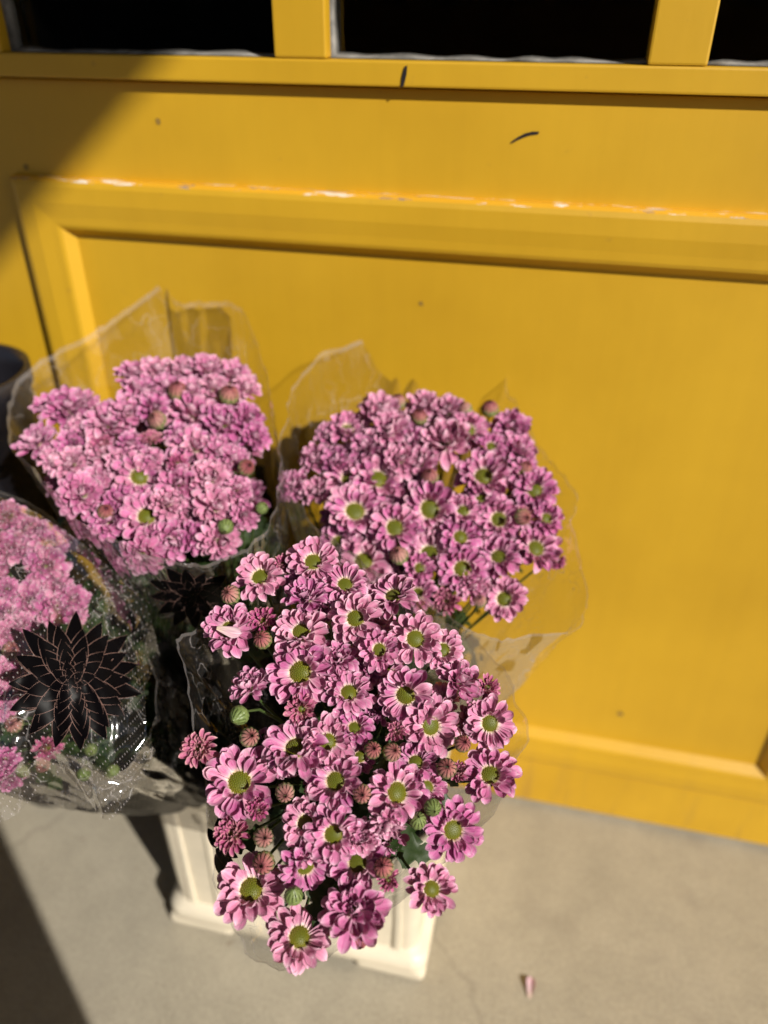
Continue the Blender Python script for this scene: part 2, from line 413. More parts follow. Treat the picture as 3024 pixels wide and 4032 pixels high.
# scratches and dents in the paint
def mark(name, px, py, pts, wd, mat, off=.0008, base=0.0):
    d = ray(px, py); t = (YW-base-CPOS.y)/d.y; P = CPOS+d*t
    V, F = [], []
    for i, (x, z) in enumerate(pts):
        q = i/(len(pts)-1); ww = wd*(.25+math.sin(math.pi*min(max(q, .08), .92))**.5*.75)
        V += [(P.x+x, -base-off, P.z+z-ww), (P.x+x+ww*.4, -base-off, P.z+z+ww)]
    for i in range(len(pts)-1): F.append((i*2, i*2+2, i*2+3, i*2+1))
    return obj(name, mesh(name, V, F, mat, False), shop)
mark('paint_scratch', 1137, 297, [(-.017, -.006), (-.010, -.0015), (-.003, .002), (.005, .0045), (.013, .0052)], .0021, M_BLACKP)
def vmark(px, py, hh, wd, base):
    d = ray(px, py); t = (YW-base-CPOS.y)/d.y; P = CPOS+d*t
    V = [(P.x-wd*.9-.001, -base-.001, P.z-hh), (P.x+wd*.7-.001, -base-.001, P.z-hh*.9), (P.x+wd*1.1+.001, -base-.001, P.z+hh*.2), (P.x+wd+.0018, -base-.001, P.z+hh), (P.x-wd*.4+.0018, -base-.001, P.z+hh*.92), (P.x-wd*.8, -base-.001, P.z)]
    obj('paint_scratch', mesh('paint_scratch', V, [tuple(range(6))], M_BLACKP, False), shop)
vmark(872, 165, .0105, .0022, .0145)
M_DENT = plain('dent_brown', (.33, .20, .04), .6)
for px, py, rr in ((342, 262, .0036), (910, 655, .003), (1340, 1541, .0055), (57, 360, .004), (640, 178, .002)):
    d = ray(px, py); P = CPOS+d*((YW-CPOS.y)/d.y)
    V = [(P.x, -.0004, P.z)]+[(P.x+rr*math.cos(a)*random.uniform(.8, 1.2), -.0008, P.z+rr*math.sin(a)*random.uniform(.8, 1.2)) for a in [k*math.pi/5 for k in range(10)]]
    obj('paint_dent', mesh('paint_dent', V, [(0, 1+k, 1+(k+1) % 10) for k in range(10)], M_DENT), shop)
# dark room behind the panes
bm = bmesh.new(); box_bm(bm, XL, XR, YW+.046, YW+3.0, -.02, 4.0); bmesh.ops.recalc_face_normals(bm, faces=bm.faces)
for f in [f for f in bm.faces if abs(f.normal.y+1) < .01]: bm.faces.remove(f)
m = bpy.data.meshes.new('shop_interior'); bm.to_mesh(m); bm.free(); m.materials.append(M_DARK)
tag(obj('shop_interior', m), kind='structure')

# unseen flat canopy, placed and sized so its end throws the slanting wall shade
_dx = SDIR.x/-SDIR.y; _dz = SDIR.z/-SDIR.y
CXB = -.505+(3.9-1.2)*_dx/_dz
can = tag(empty('canopy', (0, YW, 3.9)), 'unseen flat fabric canopy placed to throw slanting shade on the shopfront', 'canopy')
box('canopy_cloth', (-3.4, CXB, -3.0, -.001, -.012, .0), M_CANVAS, can, 0)
for x in (-3.3, -.4, CXB-.05): box('canopy_arm', (x-.015, x+.015, -2.99, -.002, -.05, -.0125), M_WOOD, can, .002)
# unseen board added for the photographer's body; its edge shades the pavement
sb = tag(empty('shadow_board', (-.045, -.42, 0)), 'unseen dark board standing in for the photographer to shade the pavement', 'board')
box('panel', (-.75, .60, -.012, .012, .05, 1.28), M_WOOD, sb, .003)
for x in (-.5, .5): box('foot', (x-.02, x+.02, -.15, .15, 0, .049), M_WOOD, sb, .003)
# house across the street (only seen in the panes)
hs = tag(empty('house', (0, -12, 0)), 'dark rendered house across the street', 'building')
box('wall', (-14, 14, -3, 0, 0, 6.0), M_BRICK, hs)
for k in range(-5, 6):
    for z in (1.0, 3.8):
        wd = box('window', (k*2.4-.5, k*2.4+.5, .002, .04, z, z+1.4), M_WOOD, hs, .01)
        box('pane', (k*2.4-.42, k*2.4+.42, .041, .045, z+.08, z+1.32), M_BIN, wd)

# ------------------------------------------------------------------ bucket
def rrect(hx, hy, r, n=6):
    P = []
    for cx, cy, a0 in ((hx-r, hy-r, 0), (-hx+r, hy-r, 90), (-hx+r, -hy+r, 180), (hx-r, -hy+r, 270)):
        for k in range(n+1):
            a = rad(a0+90*k/n); P.append((cx+r*math.cos(a), cy+r*math.sin(a)))
    return P
def make_bucket(loc, label='cream plastic rectangular flower bucket holding the pink bouquets'):
    e = tag(empty('flower_bucket', loc), label, 'bucket')
    def loft(name, prof, mat, cap=True):
        V, F = [], []; n = None
        for (hx, hy, r, z) in prof:
            P = rrect(hx, hy, r); n = len(P); V += [(x, y, z) for x, y in P]
        for j in range(len(prof)-1):
            for k in range(n): F.append((j*n+k, j*n+(k+1) % n, (j+1)*n+(k+1) % n, (j+1)*n+k))
        if cap: F.append(tuple(range((len(prof)-1)*n, len(prof)*n)))
        return obj(name, mesh(name, V, F, mat), e)
    loft('body', [(.196, .120, .022, .045), (.198, .122, .022, .12), (.200, .124, .022, .30), (.203, .127, .022, .315), (.206, .130, .022, .318), (.206, .130, .022, .338), (.202, .126, .02, .340), (.197, .121, .02, .338), (.195, .119, .02, .30), (.190, .114, .02, .06)], M_CREAM)
    loft('water', [(.1945, .1185, .018, .234), (.1945, .1185, .018, .235)], M_WATER)
    # foot flange with a raised arch between the corners
    sk = loft('base_flange', [(.196, .120, .022, .060), (.203, .127, .024, .054), (.210, .134, .026, .050), (.211, .135, .026, .026), (.209, .133, .026, .022)], M_CREAM, False)
    for sx in (-1, 1):
        for sy in (-1, 1):
            box('foot', (sx*.155-.055, sx*.155+.055, sy*.085-.0485, sy*.085+.0485, 0, .0275), M_CREAM, e, .012, 3)
    # upright ribs on the long faces
    for x in (-.165, -.12, .07, .12, .165):
        for sy in (-1, 1):
            b = box('rib', (x-.005, x+.005, -.003, .003, .062, .30), M_CREAM, e, .002)
            b.location = (0, sy*.1225, 0)
    return e
make_bucket((-.276, .738, 0))

# tall black vase standing by the wall, glimpsed behind the film
def make_vase(loc):
    e = tag(empty('flower_vase', loc), 'tall black plastic flower vase against the yellow wall', 'vase')
    V, F = [], []; n = 40
    prof = [(.0, .004), (.085, .004), (.09, .01), (.112, .80), (.117, .805), (.117, .83), (.111, .83), (.107, .80), (.085, .02), (0, .02)]
    for r, z in prof:
        for k in range(n): V.append((max(r, .0005)*math.cos(2*math.pi*k/n), max(r, .0005)*math.sin(2*math.pi*k/n), z))
    for j in range(len(prof)-1):
        for k in range(n): F.append((j*n+k, j*n+(k+1) % n, (j+1)*n+(k+1) % n, (j+1)*n+k))
    obj('body', mesh('vase_body', V, F, M_BIN), e)
make_vase((-.815, .838, 0))

# ------------------------------------------------------------------ flowers
NU, NV = 10, 5
def petal_verts(W, cup, bend, tipc, ridge, rnd):
    """one petal along +X, length 1; returns verts, uvs"""
    V, UV = [], []
    ph = rnd.uniform(0, 6.3)
    for i in range(NU):
        t = 1-(1-i/(NU-1))**1.5
        wv = W*(.32+.68*min(1, t/.68)**.9)*(max(0.0, 1-max(0.0, (t-.68)/.3215)**2.2))**.5
        for j in range(NV):
            s = j/(NV-1)*2-1
            x = t-.03*W*abs(s)**2*(t > .8)
            y = s*wv*.5
            z = cup*wv*(s*s)*(.4+.6*t) + bend*t*t - tipc*max(0, t-.65)**2*6 + ridge*wv*math.cos(s*math.pi*2)*.16*math.sin(math.pi*min(1, t*1.1))
            z += .012*math.sin(ph+t*5+s*2)
            V.append(Vector((x, y, z))); UV.append((j/(NV-1), t))
    return V, UV
PF = [(i*NV+j, (i+1)*NV+j, (i+1)*NV+j+1, i*NV+j+1) for i in range(NU-1) for j in range(NV-1)]

def bloom_petals(kind, rnd):
    """list of (matrix, shape params) of one bloom of radius 1"""
    L = []
    if kind == 'open':
        rows = [(rnd.randint(14, 16), .26, .78, 2, .40, .34), (rnd.randint(13, 15), .28, .67, 22, .385, .42), (rnd.randint(8, 11), .30, .52, 47, .34, .5)]
    elif kind == 'half':
        rows = [(15, .20, .68, 10, .27, .5), (15, .19, .58, 30, .26, .6), (13, .18, .46, 50, .23, .7), (9, .16, .32, 66, .18, .7)]
    else:   # full, centre covered
        rows = [(14, .18, .84, 2, .40, .30), (13, .17, .78, 19, .40, .34), (11, .15, .70, 37, .39, .4), (8, .12, .60, 55, .37, .45), (5, .06, .50, 72, .34, .5)]
    for ri, (n, r, ln, el, W, cup) in enumerate(rows):
        o = rnd.uniform(0, 6.28)
        for k in range(n):
            if rnd.random() < .03: continue
            phi = o+2*math.pi*(k+rnd.uniform(-.28, .28))/n
            e = rad(el+rnd.gauss(0, 7 if kind == 'full' else 11))
            l = ln*rnd.uniform(.86, 1.10)
            mt = (Matrix.Rotation(phi, 4, 'Z') @ Matrix.Translation((r, 0, .02+.03*ri)) @ Matrix.Rotation(-e, 4, 'Y')
                  @ Matrix.Rotation(rad(rnd.gauss(0, 12)), 4, 'X') @ Matrix.Scale(l, 4))
            par = (W/ln*rnd.uniform(.88, 1.10)*.92, cup*rnd.uniform(.6, 1.3), rnd.uniform(-.06, .16) if kind == 'open' else rnd.uniform(.02, .26), rnd.uniform(-.3, .35), rnd.uniform(.4, 1.2))
            L.append((mt, par))
    return L
def set_attrs(m, uvs, prs):
    uvl = m.uv_layers.new(name='UVMap')
    li = [0]*len(m.loops); m.loops.foreach_get('vertex_index', li)
    flat = []
    for v in li: flat += uvs[v]
    uvl.data.foreach_set('uv', flat)
    a = m.attributes.new('prand', 'FLOAT', 'POINT'); a.data.foreach_set('value', prs)
def joined_bloom(name, L, mat, rnd):
    V, F, UV, PR = [], [], [], []
    for mt, par in L:
        v, uv = petal_verts(*par, rnd); b = len(V); p = rnd.random()
        V += [mt @ q for q in v]; UV += uv; PR += [p]*len(v)
        F += [tuple(b+i for i in f) for f in PF]
    m = mesh(name, V, F, mat); set_attrs(m, UV, PR); return m
def disc_mesh(R, dome, n=110):
    V, F = [], []
    bm = bmesh.new()
    # dome
    rings, seg = 5, 20
    V.append((0, 0, dome))
    for i in range(1, rings+1):
        q = i/rings
        for k in range(seg): V.append((R*q*math.cos(6.2832*k/seg), R*q*math.sin(6.2832*k/seg), dome*(1-q**2.4)-.02*(q == 1)))
    for k in range(seg): F.append((0, 1+k, 1+(k+1) % seg))
    for i in range(rings-1):
        for k in range(seg): F.append((1+i*seg+k, 1+(i+1)*seg+k, 1+(i+1)*seg+(k+1) % seg, 1+i*seg+(k+1) % seg))
    # florets in a phyllotactic spiral
    for k in range(n):
        q = math.sqrt((k+.5)/n); a = k*2.39996
        c = Vector((R*q*math.cos(a), R*q*math.sin(a), dome*(1-q**2.4)))
        s = R*.085*(.8+.35*q); b = len(V)
        V.append(c+Vector((0, 0, s*.95)))
        for j in range(5):
            V.append(c+Vector((s*.62*math.cos(j*1.2566+a), s*.62*math.sin(j*1.2566+a), s*.62)))
        for j in range(5):
            V.append(c+Vector((s*math.cos(j*1.2566+a), s*math.sin(j*1.2566+a), -s*.25)))
        for j in range(5):
            F.append((b, b+1+j, b+1+(j+1) % 5)); F.append((b+1+j, b+6+j, b+6+(j+1) % 5, b+1+(j+1) % 5))
    return mesh('disc', V, F, M_DISC)
def calyx_mesh(s=1.0, dep=.30):
    V, F = [], []; n = 14
    prof = [(.05, -dep), (.17, -dep*.85), (.24, -dep*.45), (.25, 0.0), (.20, .04)]
    for r, z in prof:
        for k in range(n):
            V.append((r*s*(1+.10*(k % 2))*math.cos(6.2832*k/n), r*s*(1+.10*(k % 2))*math.sin(6.2832*k/n), z))
    for j in range(len(prof)-1):
        for k in range(n): F.append((j*n+k, j*n+(k+1) % n, (j+1)*n+(k+1) % n, (j+1)*n+k))
    return mesh('calyx', V, F, M_CAL)
RB = random.Random(5)
NVAR = 7
VAR = {k: [] for k in ('open', 'half', 'full')}
for k in VAR:
    for i in range(NVAR):
        L = bloom_petals(k, RB)
        VAR[k].append((L, joined_bloom('petals_'+k, L, M_PETD if k == 'half' else M_PET, RB)))
DISC = {'open': [disc_mesh(.355, d, 120) for d in (.10, .14, .18)], 'half': [disc_mesh(.20, .08, 60)], 'full': [disc_mesh(.20, .06, 60)]}
CALYX = calyx_mesh()
PETVAR = []
for i in range(14):
    par = (RB.uniform(.46, .56), RB.uniform(.25, .5), RB.uniform(-.04, .2), RB.uniform(-.3, .35), RB.uniform(.4, 1.2))
    v, uv = petal_verts(*par, RB); m = mesh('petal', v, PF, M_PET); set_attrs(m, uv, [RB.random()]*len(v)); PETVAR.append(m)

def bud_meshes(openness):
    """radius-1 bud: pink closed florets and green sepals"""
    V, F, UV, PR = [], [], [], []
    for ring, (n, top, rr) in enumerate(((12, .92, .78), (8, 1.0, .58), (5, 1.03, .34))):
        for k in range(n):
            a = 6.2832*(k+.5*ring)/n; p = RB.random(); b = len(V)
            wd = 6.2832/n*.52
            for i in range(7):
                q = i/6
                R = rr*(max(0.0, 1-(q*.985)**2.3))**.55*(1.0+.10*openness)+.05; z = -.30+q*top*1.22
                for j in range(3):
                    s = j-1; aa = a+s*wd*(1-.45*q)
                    ro = R*(1.05-.10*abs(s))
                    V.append(Vector((ro*math.cos(aa), ro*math.sin(aa), z))); UV.append((j/2, q)); PR.append(p)
            for i in range(6):
                for j in range(2): F.append((b+i*3+j, b+i*3+j+1, b+(i+1)*3+j+1, b+(i+1)*3+j))
    m = mesh('bud', V, F, M_BUDP); set_attrs(m, UV, PR)
    V, F = [], []
    for ring, (n, ln, lift) in enumerate(((8, .85, 0), (8, 1.20, .05), (8, 1.62, .10))):
        for k in range(n):
            a = 6.2832*(k+.5*ring)/n; b = len(V)
            for i in range(6):
                q = i/5; th = q*ln*1.35
                R = (.30+.62*math.sin(min(th*1.15, 1.7)))*(1.0-.03*ring)+.015; z = -.72+.80*(1-math.cos(min(th, 1.65)))*1.0
                wd = .42*(1-q**3*.9)
                for j in range(3):
                    s = j-1; V.append(Vector(((R-.05*abs(s))*math.cos(a+s*wd), (R-.05*abs(s))*math.sin(a+s*wd), z)))
            for i in range(5):
                for j in range(2): F.append((b+i*3+j, b+i*3+j+1, b+(i+1)*3+j+1, b+(i+1)*3+j))
    return m, mesh('sepals', V, F, M_CAL)
BUD = [bud_meshes(o) for o in (.35, .6)]
GBUD = [(p.copy(), c) for p, c in BUD]
for p, c in GBUD: p.materials[0] = M_CAL

def leaf_mesh(rnd):
    """lobed chrysanthemum leaf, length 1 along +X"""
    V, F = [], []; n = 22
    for i in range(n+1):
        t = i/n
        wd = .30*math.sin(math.pi*min(1, t*.93+.02))**.8*(.72+.28*math.sin(t*24+rnd.uniform(-.3, .3)))*(.4+.6*min(1, t*2.5))
        droop = -.22*t*t
        for s in (-1, -.5, 0, .5, 1):
            fold = .20*wd*abs(s)
            V.append((t, s*wd, droop+fold+.02*math.sin(9*t+4*s)))
    for i in range(n):
        for j in range(4): F.append((i*5+j, (i+1)*5+j, (i+1)*5+j+1, i*5+j+1))
    return mesh('leaf', V, F, M_LEAF)
LEAF = [leaf_mesh(RB) for _ in range(5)]

# zoomed views of the photograph: (scale, x, y) -> photograph pixels
ZM = {3: (1150/1659, 0, 1050), 4: (1350/1659, 1050, 1250), 5: (1000/1659, 0, 2000), 6: (1400/1659, 700, 2050), 7: (1400/1659, 700, 2900)}
def zp(z, x, y, d):
    s, ox, oy = ZM[z]
    return (x*s+ox)/SV, (y*s+oy)/SV, d*s/SV

def frame_from(n, spin):
    q = n.to_track_quat('Z', 'Y').to_matrix().to_4x4()
    return q @ Matrix.Rotation(spin, 4, 'Z')
def ray_px(P): return to_px(P)

class Bunch:
    def __init__(self, label, base, cen, half, d_top, d_bot, bulge, xtilt, seed, neck):
        self.base = Vector(base); self.cen = cen; self.half = half
        self.dt, self.db, self.bulge, self.xt = d_top, d_bot, bulge, xtilt
        self.r = random.Random(seed); self.neck = neck
        self.e = tag(empty('chrysanthemum_bouquet', self.base), label, 'bouquet', 'bouquets of pink chrysanthemums in the bucket')
        self.inv = Matrix.Translation(-self.base)
        self.heads = []; self.bigs = []
    def depth(self, px, py):
        u = (px-self.cen[0])/self.half[0]; v = (py-self.cen[1])/self.half[1]
        rho = min(1.0, u*u+v*v)
        return self.dt+(self.db-self.dt)*(v*.5+.5) + self.xt*u + self.bulge*(1-math.sqrt(1-rho*.999))
    def add(self, kind, px, py, dpx, tx=0.0, ty=0.0, dd=0.0, detail=False, thin=0.0):
        r = self.r
        dep = self.depth(px, py)+dd+r.uniform(-.006, .006)
        P = at(px, py, dep); tc = (CPOS-P).normalized()
        n = (tc+RGT*(tx+r.gauss(-.04, .16))+UPV*(ty+r.gauss(.10, .16))).normalized()
        R = dpx*.5/(FPX/SV)*dep*(1.08 if kind != 'full' else 1.07)
        R = min(max(R, .008), .036)
        if kind in ('bud', 'gbud'): self._bud(P, n, R*1.02, kind == 'gbud'); return
        P2 = P-n*R*.22
        if thin and any((P2-h[0]).length < thin*(R+h[2]) for h in self.heads): return
        mw = Matrix.Translation(P2) @ frame_from(n, r.uniform(0, 6.28)) @ Matrix.Diagonal((R*r.uniform(.95, 1.05), R*r.uniform(.95, 1.05), R, 1))
        bl = obj('bloom', CALYX, self.e, self.inv @ mw)
        obj('disc', r.choice(DISC[kind]), bl)
        L, m = r.choice(VAR[kind])
        if detail and len(self.bigs)+len(L) <= 300:
            for mt, par in L:
                self.bigs.append(obj('petal', r.choice(PETVAR), bl, mt))
        else:
            tag(obj('petals', m, bl), kind='stuff')
        self.heads.append((P2-n*R*.25, n, R))
    def _bud(self, P, n, R, green=False):
        r = self.r
        pm, cm = r.choice(GBUD if green else BUD)
        mw = Matrix.Translation(P) @ frame_from(n, r.uniform(0, 6.28)) @ Matrix.Scale(R, 4)
        b = obj('bud', pm, self.e, self.inv @ mw); obj('sepals', cm, b)
        self.heads.append((P-n*R*.7, n, R))
    def stems(self, leaves=70, zfoot=.07):
        r = self.r; C = self.base
        neck = Vector(self.neck)
        for (P, n, R) in self.heads:
            j = Vector((r.uniform(-1, 1), r.uniform(-1, 1), 0))
            A = P; B = P-n*.035; Cc = neck+(P-neck)*.35+j*.006; D = neck+j*.018; E = Vector((C.x, C.y, zfoot+r.uniform(0, .02)))+j*.022
            pts = []
            for k in range(7):
                t = k/6; pts.append((A*(1-t)**3+B*3*t*(1-t)**2+Cc*3*t*t*(1-t)+D*t**3))
            pts.append(D.lerp(E, .5)); pts.append(E)
            tube('stem', [p-self.base for p in pts], [.0012]+[.0015]*2+[.0018]*4+[.0022]*2, M_STEM, self.e, 5)
        for k in range(leaves):
            P, n, R = r.choice(self.heads)
            t = r.uniform(.10, .85)**1.0
            Q = P.lerp(neck, t)-n*.012
            ax = (P-neck).normalized()
            a = ax.orthogonal(); a.rotate(Matrix.Rotation(r.uniform(0, 6.28), 3, ax))
            dirv = (a+ax*r.uniform(.0, .9)).normalized()
            zz = (ax-dirv*ax.dot(dirv)).normalized(); yy = zz.cross(dirv)
            s = r.uniform(.035, .06)
            mw = Matrix(((dirv.x, yy.x, zz.x, Q.x), (dirv.y, yy.y, zz.y, Q.y), (dirv.z, yy.z, zz.z, Q.z), (0, 0, 0, 1))) @ Matrix.Scale(s, 4)
            obj('leaf', r.choice(LEAF), self.e, self.inv @ mw)

def leaf_at(b, px, py, dep, ang, length, tilt=.3):
    """one leaf the photograph shows, pointing at image angle ang (degrees, 0 = right, 90 = up)"""
    P = at(px, py, dep)
    d = (RGT*math.cos(rad(ang))+UPV*math.sin(rad(ang))+FWD*tilt).normalized()
    zz = (-FWD); zz = (zz-d*zz.dot(d)).normalized(); yy = zz.cross(d)
    mw = Matrix(((d.x, yy.x, zz.x, P.x), (d.y, yy.y, zz.y, P.y), (d.z, yy.z, zz.z, P.z), (0, 0, 0, 1))) @ Matrix.Scale(length, 4)
    obj('leaf', b.r.choice(LEAF), b.e, b.inv @ mw)

# --- front bouquet
F_ = Bunch('loose bouquet of open pink daisy chrysanthemums with green centres spilling over its sleeve', (-.20, .685, .10), (790, 1640), (390, 480), .715, .60, .035, 0, 3, (-.185, .64, .40))
O, HF, FU, BU = 'open', 'half', 'full', 'bud'
FL6 = [(380,255,230,0,.35,O), (630,185,230,.1,.35,O), (780,290,215,0,.3,O), (490,200,110,0,.3,HF), (1000,340,225,-.2,.55,O), (235,505,230,-.1,.1,O),
 (400,465,165,.1,.3,HF), (575,510,250,.1,.6,O), (825,455,240,0,.15,O), (600,350,210,0,.7,FU), (690,400,150,.2,.5,FU), (1110,550,240,.1,0,O), (1240,600,190,.2,.1,O),
 (565,705,300,0,0,O), (750,640,200,-.2,.5,FU), (940,600,190,0,.4,O), (800,795,230,0,.25,O), (330,770,190,-.7,.6,FU), (1060,820,265,.1,-.1,O),
 (1190,965,250,.1,0,O), (580,880,190,0,0,HF), (545,1050,290,-.2,.5,O), (700,1030,235,0,0,O), (825,960,180,.1,.2,O), (95,1065,195,-.4,.0,HF),
 (285,1215,315,0,0,O), (730,1215,265,0,0,O), (1030,1265,275,.1,0,O), (1320,740,220,.6,.6,FU), (1450,780,140,.4,0,HF), (1460,950,235,.2,.1,O),
 (1460,1180,255,.1,0,O), (1310,1170,120,.1,0,HF), (1020,980,130,0,.2,HF), (1110,1120,190,.2,.4,O), (850,1100,150,0,.3,O), (1235,830,170,.3,.6,FU),
 (1170,1240,170,.3,-.2,O), (900,690,170,0,.3,FU), (480,1130,170,-.3,-.5,FU), (700,300,160,0,.6,O), (560,290,150,-.2,.5,FU), (880,560,150,0,.5,O), (940,880,150,0,.4,FU)]
FL7 = [(250,455,205,-.2,.1,HF), (590,400,220,-.1,.1,O), (725,460,255,0,0,O), (375,340,120,.1,0,HF), (835,585,260,.1,0,O), (600,620,240,0,-.5,O),
 (340,710,310,0,.2,O), (825,810,310,0,.25,FU), (570,930,290,0,.1,O), (975,410,185,0,-.9,FU), (1190,710,225,.25,0,O), (1290,440,260,.35,0,O), (985,670,120,.2,-.3,HF),
 (860,470,170,.2,0,FU), (600,500,180,0,.1,O)]
FB6 = [(245,345,95,-.2,.2), (395,555,90,0,0), (285,910,95,-.5,-.6), (335,1010,95,.4,0), (910,1070,85,0,0), (1000,1080,90,0,0), (1255,1155,98,.1,-.1), (1330,1040,80,.1,0), (500,1270,92,0,0), (860,1275,92,0,0), (1190,1340,85,.3,-.5)]
FB7 = [(400,470,95,0,-.2), (400,590,105,-.2,-.3), (540,740,90,.2,.9), (845,945,95,.1,-.9), (960,610,95,.1,.1), (1120,390,72,.2,.6)]
items = [(6,)+q for q in FL6]+[(7,)+q for q in FL7]
order = sorted(range(len(items)), key=lambda i: -items[i][3] if items[i][6] == O else 0)
big = set(order[:9])
for i, (z, x, y, d, tx, ty, k) in enumerate(items):
    a, b, c = zp(z, x, y, d)
    F_.add(k, a, b, c*1.02, tx, ty, (0.022 if d < 175 and z == 6 and k != HF else 0), i in big)
for z, LST in ((6, FB6), (7, FB7)):
    for x, y, d, tx, ty in LST:
        a, b, c = zp(z, x, y, d); F_.add('gbud' if (x, y) in ((285, 910), (540, 740), (1190, 1340), (1120, 390)) else BU, a, b, c, tx, ty, -.004)
for k in range(12):   # younger blooms deep in the spray, seen only between the others
    a = F_.r.uniform(0, 6.28); q = math.sqrt(F_.r.random())*.62
    F_.add(F_.r.choice((HF, FU, O)), 790+q*390*math.cos(a), 1560+q*430*math.sin(a), 85, F_.r.uniform(-.4, .4), F_.r.uniform(-.2, .6), .045)
F_.stems(95)
leaf_at(F_, 678, 2010, .635, 78, .045); leaf_at(F_, 690, 1985, .64, 60, .04); leaf_at(F_, 872, 1860, .67, 120, .02); leaf_at(F_, 856, 1812, .67, 250, .018); leaf_at(F_, 610, 1960, .645, 40, .03)
leaf_at(F_, 1000, 1650, .68, 250, .03); leaf_at(F_, 985, 1560, .70, 200, .035)

# --- right bouquet behind it
R_ = Bunch('bouquet of pink chrysanthemums in a wide flared clear sleeve before the yellow panel', (-.17, .80, .10), (930, 1090), (330, 250), .955, .835, .04, 0, 7, (-.165, .775, .42))
RL4 = [(390,530,165,0,.6,O), (550,450,210,0,.7,FU), (760,420,160,0,.7,FU), (870,450,170,0,.6,FU), (590,540,210,0,.7,FU), (480,620,160,0,.6,FU), (860,590,245,0,.5,FU),
 (980,540,180,.2,.4,O), (1180,530,170,.3,.5,FU), (1225,640,170,.4,.4,FU), (330,690,150,-.3,.5,FU), (230,680,150,-.5,.5,FU), (130,810,150,-.7,.5,FU), (240,840,150,-.5,.4,FU),
 (400,770,225,-.1,.65,O), (540,770,245,0,.6,O), (740,700,170,0,.4,FU), (650,690,160,0,.6,FU), (1050,760,235,.1,.4,O), (430,930,265,-.1,.35,O), (1300,830,190,.3,.3,O),
 (790,925,245,0,.2,O), (620,1010,215,0,.3,O), (950,930,150,.1,.3,O), (1125,975,200,.1,.1,O), (1360,970,150,.5,.2,O), (1240,960,100,.3,0,HF), (940,1060,180,0,.1,O),
 (1120,1150,190,.1,.3,O), (1310,1110,220,.3,0,O), (785,1130,215,-.1,.4,O), (950,1215,210,.1,.1,O), (470,1170,225,-.1,.4,O), (340,1080,160,-.3,.3,O), (870,1370,145,0,0,HF),
 (1150,1360,185,.1,0,O), (740,1210,140,0,.2,O), (1040,870,140,.1,.2,O), (730,1330,150,0,.1,O), (1410,1180,85,.5,-.2,HF), (1000,1300,150,.2,-.3,FU), (690,590,150,0,.7,FU), (1090,620,130,.2,.4,O), (300,560,120,-.3,.6,FU), (1250,760,150,.4,.4,O)]
RB4 = [(635,405,80,0,.9), (1080,440,90,.1,.9), (790,770,85,0,.4), (640,1150,95,0,.4), (1030,1370,70,.2,.2), (1255,725,70,.3,.5), (740,480,80,0,.8), (1240,965,85,.3,0), (960,440,70,0,.9)]
items = [(4,)+q for q in RL4]; order = sorted(range(len(items)), key=lambda i: -items[i][3] if items[i][6] == O else 0); big = set(order[:9])
for i, (z, x, y, d, tx, ty, k) in enumerate(items):
    a, b, c = zp(z, x, y, d); R_.add(k, a, b, c*1.14, tx, ty, 0, i in big)
for x, y, d, tx, ty in RB4:
    a, b, c = zp(4, x, y, d); R_.add(BU, a, b, c, tx, ty, -.004)
for k in range(46):
    a = R_.r.uniform(0, 6.28); q = math.sqrt(R_.r.random())*.8
    R_.add(R_.r.choice((FU, O, FU)), 930+q*290*math.cos(a), 1080+q*210*math.sin(a), 85, R_.r.uniform(-.3, .3), R_.r.uniform(.2, .8), .026, False, .34)
R_.stems(80)

# --- left bouquet at the back
L_ = Bunch('dense domed bouquet of full pale pink chrysanthemums in a tall clear sleeve', (-.36, .775, .10), (345, 1010), (300, 250), .965, .825, .035, 0, 9, (-.37, .75, .43))
LL3 = [(760,610,210,0,.9,FU), (900,590,210,0,.9,FU), (1040,590,210,0,.9,FU), (1180,580,225,0,.9,FU), (1330,610,205,.2,.9,FU), (1400,690,170,.4,.7,FU), (820,720,265,0,.8,FU), (950,680,205,0,.8,FU), (1080,700,205,0,.8,FU), (1210,680,190,.1,.8,FU),
 (380,800,265,-.4,.7,FU), (280,790,190,-.5,.6,FU), (480,770,170,-.2,.7,FU), (200,990,225,-.6,.5,FU), (290,960,160,-.5,.5,FU), (300,1090,170,-.5,.3,FU), (620,880,305,-.1,.6,FU), (470,930,210,-.2,.6,FU), (420,1020,225,-.3,.5,FU), (1110,830,305,0,.6,FU), (1270,880,250,.2,.6,FU), (1410,860,210,.4,.5,FU), (1450,960,170,.5,.3,FU),
 (590,1060,210,-.1,.4,FU), (400,1110,210,-.3,.4,FU), (740,1010,175,0,.5,FU), (1110,1020,285,0,.4,FU), (1250,1060,230,.2,.4,FU), (1020,950,150,0,.5,FU), (470,1290,285,-.3,.2,FU), (400,1200,210,-.4,.3,FU), (550,1220,210,-.2,.3,FU), (790,1190,265,0,.2,O), (690,1110,205,0,.4,FU),
 (1010,1230,245,.1,.3,FU), (1190,1200,245,.2,.3,FU), (1330,1090,175,.3,.3,FU), (620,1440,210,-.2,0,FU), (540,1490,190,-.3,-.1,FU), (830,1410,285,0,.2,O), (690,1330,190,-.1,.2,FU), (950,1340,210,0,.2,FU), (1230,1370,265,.2,.1,FU), (1070,1410,190,.1,.1,FU), (1390,1410,165,.4,-.1,FU), (1350,1260,170,.4,.2,FU),
 (780,1540,225,0,-.2,FU), (960,1560,245,0,-.2,FU), (800,1640,245,-.1,-.4,FU), (1250,1560,225,.3,-.4,FU), (730,1690,190,-.2,-.5,FU), (1110,1540,190,.2,-.3,FU), (880,800,200,0,.7,FU), (720,820,190,0,.7,FU), (860,1100,190,0,.4,FU), (900,1290,190,0,.3,FU)]
